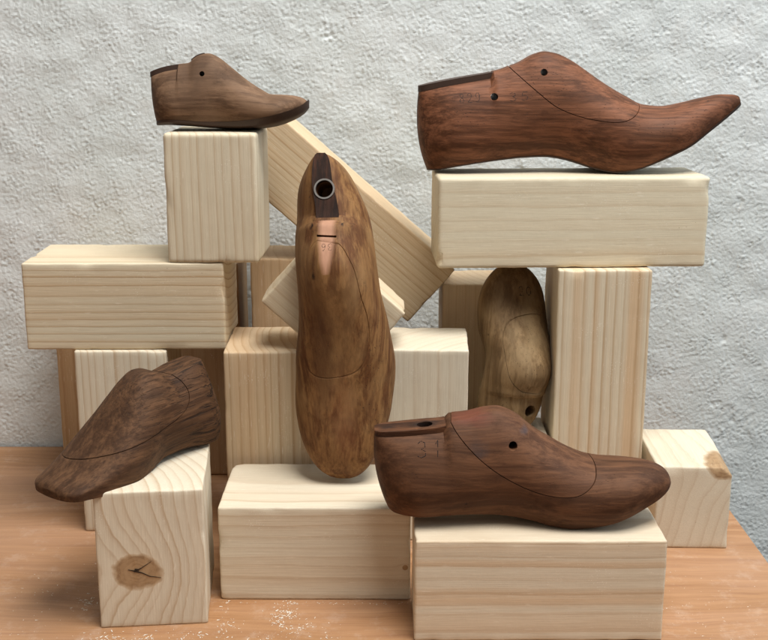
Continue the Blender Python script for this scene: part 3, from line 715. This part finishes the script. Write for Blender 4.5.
wm_ = k.out(col, .5, k.bump(n1, .4, .0006, b1), .4)
wall = link('wall', me, wm_); tag(wall, kind='structure')

# sawdust and shavings, denser in a few drifts
rs = random.Random(11); bm = bmesh.new()
def fleck(x, y, s):
    a = rs.random() * 6.28; L = s * (1 + 2.2 * rs.random() ** 2); w = s * .6; h = s * (.2 + .5 * rs.random())
    c, d = math.cos(a), math.sin(a); t = rs.random() * s * .6
    P = [(-L, -w, 0), (L, -w * .6, t), (L * .8, w, 0), (-L * .9, w * .7, t), (0, 0, h)]
    v = [bm.verts.new((x + q[0] * c - q[1] * d, y + q[0] * d + q[1] * c, .0001 + q[2])) for q in P]
    for i, j in ((0, 1), (1, 2), (2, 3), (3, 0)): bm.faces.new((v[i], v[j], v[4]))
    bm.faces.new((v[3], v[2], v[1], v[0]))
BL = [(-.117, .020, .740, .83), (.018, .186, .687, .746), (-.195, -.115, .70, .80), (-.242, -.168, .855, .93), (.19, .268, .825, .915)]
def free(x, y): return not any(a < x < b and c < y < d for a, b, c, d in BL) and x < .288
def drift(cx, cy, sx, sy, n, s=.00035, ang=0):
    for _ in range(n):
        u, v = rs.gauss(0, sx), rs.gauss(0, sy); q = noise.noise(Vector((u * 90, v * 90, cx * 50)))
        if q < -.05 and rs.random() < .8: continue
        x = cx + u * math.cos(ang) - v * math.sin(ang); y = cy + u * math.sin(ang) + v * math.cos(ang)
        if free(x, y): fleck(x, y, s * (.4 + rs.random() ** 2 * 1.6))
drift(-.068, .722, .005, .012, 300, .00028); drift(-.060, .703, .012, .008, 160, .00026); drift(-.075, .69, .03, .006, 90, .00026)
drift(-.182, .683, .012, .007, 200, .0003); drift(-.205, .675, .02, .006, 70, .0003); drift(-.245, .69, .03, .010, 70, .0003); drift(-.212, .735, .005, .004, 120, .00034, .5)
drift(-.207, .765, .004, .012, 60, .0003); drift(-.245, .75, .012, .010, 40, .0003); drift(-.205, .80, .006, .003, 50, .0003); drift(-.14, .69, .02, .004, 110, .0003); drift(-.106, .705, .004, .010, 110, .0003)
drift(-.112, .76, .002, .03, 70); drift(.215, .73, .03, .03, 200, .00018); drift(.22, .69, .03, .02, 100, .00018); drift(-.28, .73, .05, .05, 150, .00022)
drift(-.03, .737, .05, .0015, 160, .0002); drift(-.195, .852, .03, .0015, 60, .0002); drift(.0, .80, .4, .2, 500, .00015)
dm = plain('sawdust', (.86, .78, .68), .9)
sd = finish(bm, 'sawdust', dm, smooth=False); tag(sd, 'fine pale sawdust and shavings scattered on the table', kind='stuff')

# ================================================================== camera
cam = bpy.data.cameras.new('camera'); co_ = bpy.data.objects.new('camera', cam); COL.objects.link(co_)
co_.location = (0, 0, .389); co_.rotation_euler = (R(90 - 14), 0, 0)
cam.sensor_fit = 'HORIZONTAL'; cam.sensor_width = 36; cam.lens = 36 * 1150 / 768; cam.clip_start = .02; cam.clip_end = 100
scene.camera = co_

# ================================================================== light: a broad window high in front, to the right
def area(name, loc, target, size, energy, color, sy=None):
    l = bpy.data.lights.new(name, 'AREA'); l.energy = energy; l.color = color; l.size = size
    if sy: l.shape = 'RECTANGLE'; l.size_y = sy
    o = bpy.data.objects.new(name, l); COL.objects.link(o); o.location = loc
    o.rotation_euler = (Vector(target) - Vector(loc)).to_track_quat('-Z', 'Y').to_euler(); return o
area('key_light', (.36, .38, 1.90), (0, .87, .12), .92, 52, (1, .98, .95))
area('sky_light', (1.5, .45, 1.1), (.1, .95, .15), 1.2, 11, (.72, .86, 1.0))
area('room_light', (-.5, -1.0, 1.0), (0, .9, .1), 1.8, 2.8, (1.0, .93, .86))
w = bpy.data.worlds.new('World'); scene.world = w; w.use_nodes = True
w.node_tree.nodes['Background'].inputs[0].default_value = (.95, .88, .82, 1); w.node_tree.nodes['Background'].inputs[1].default_value = .12
scene.view_settings.view_transform = 'Standard'; scene.view_settings.look = 'None'; scene.view_settings.exposure = 0; scene.view_settings.gamma = 1
scene.render.engine = 'CYCLES'
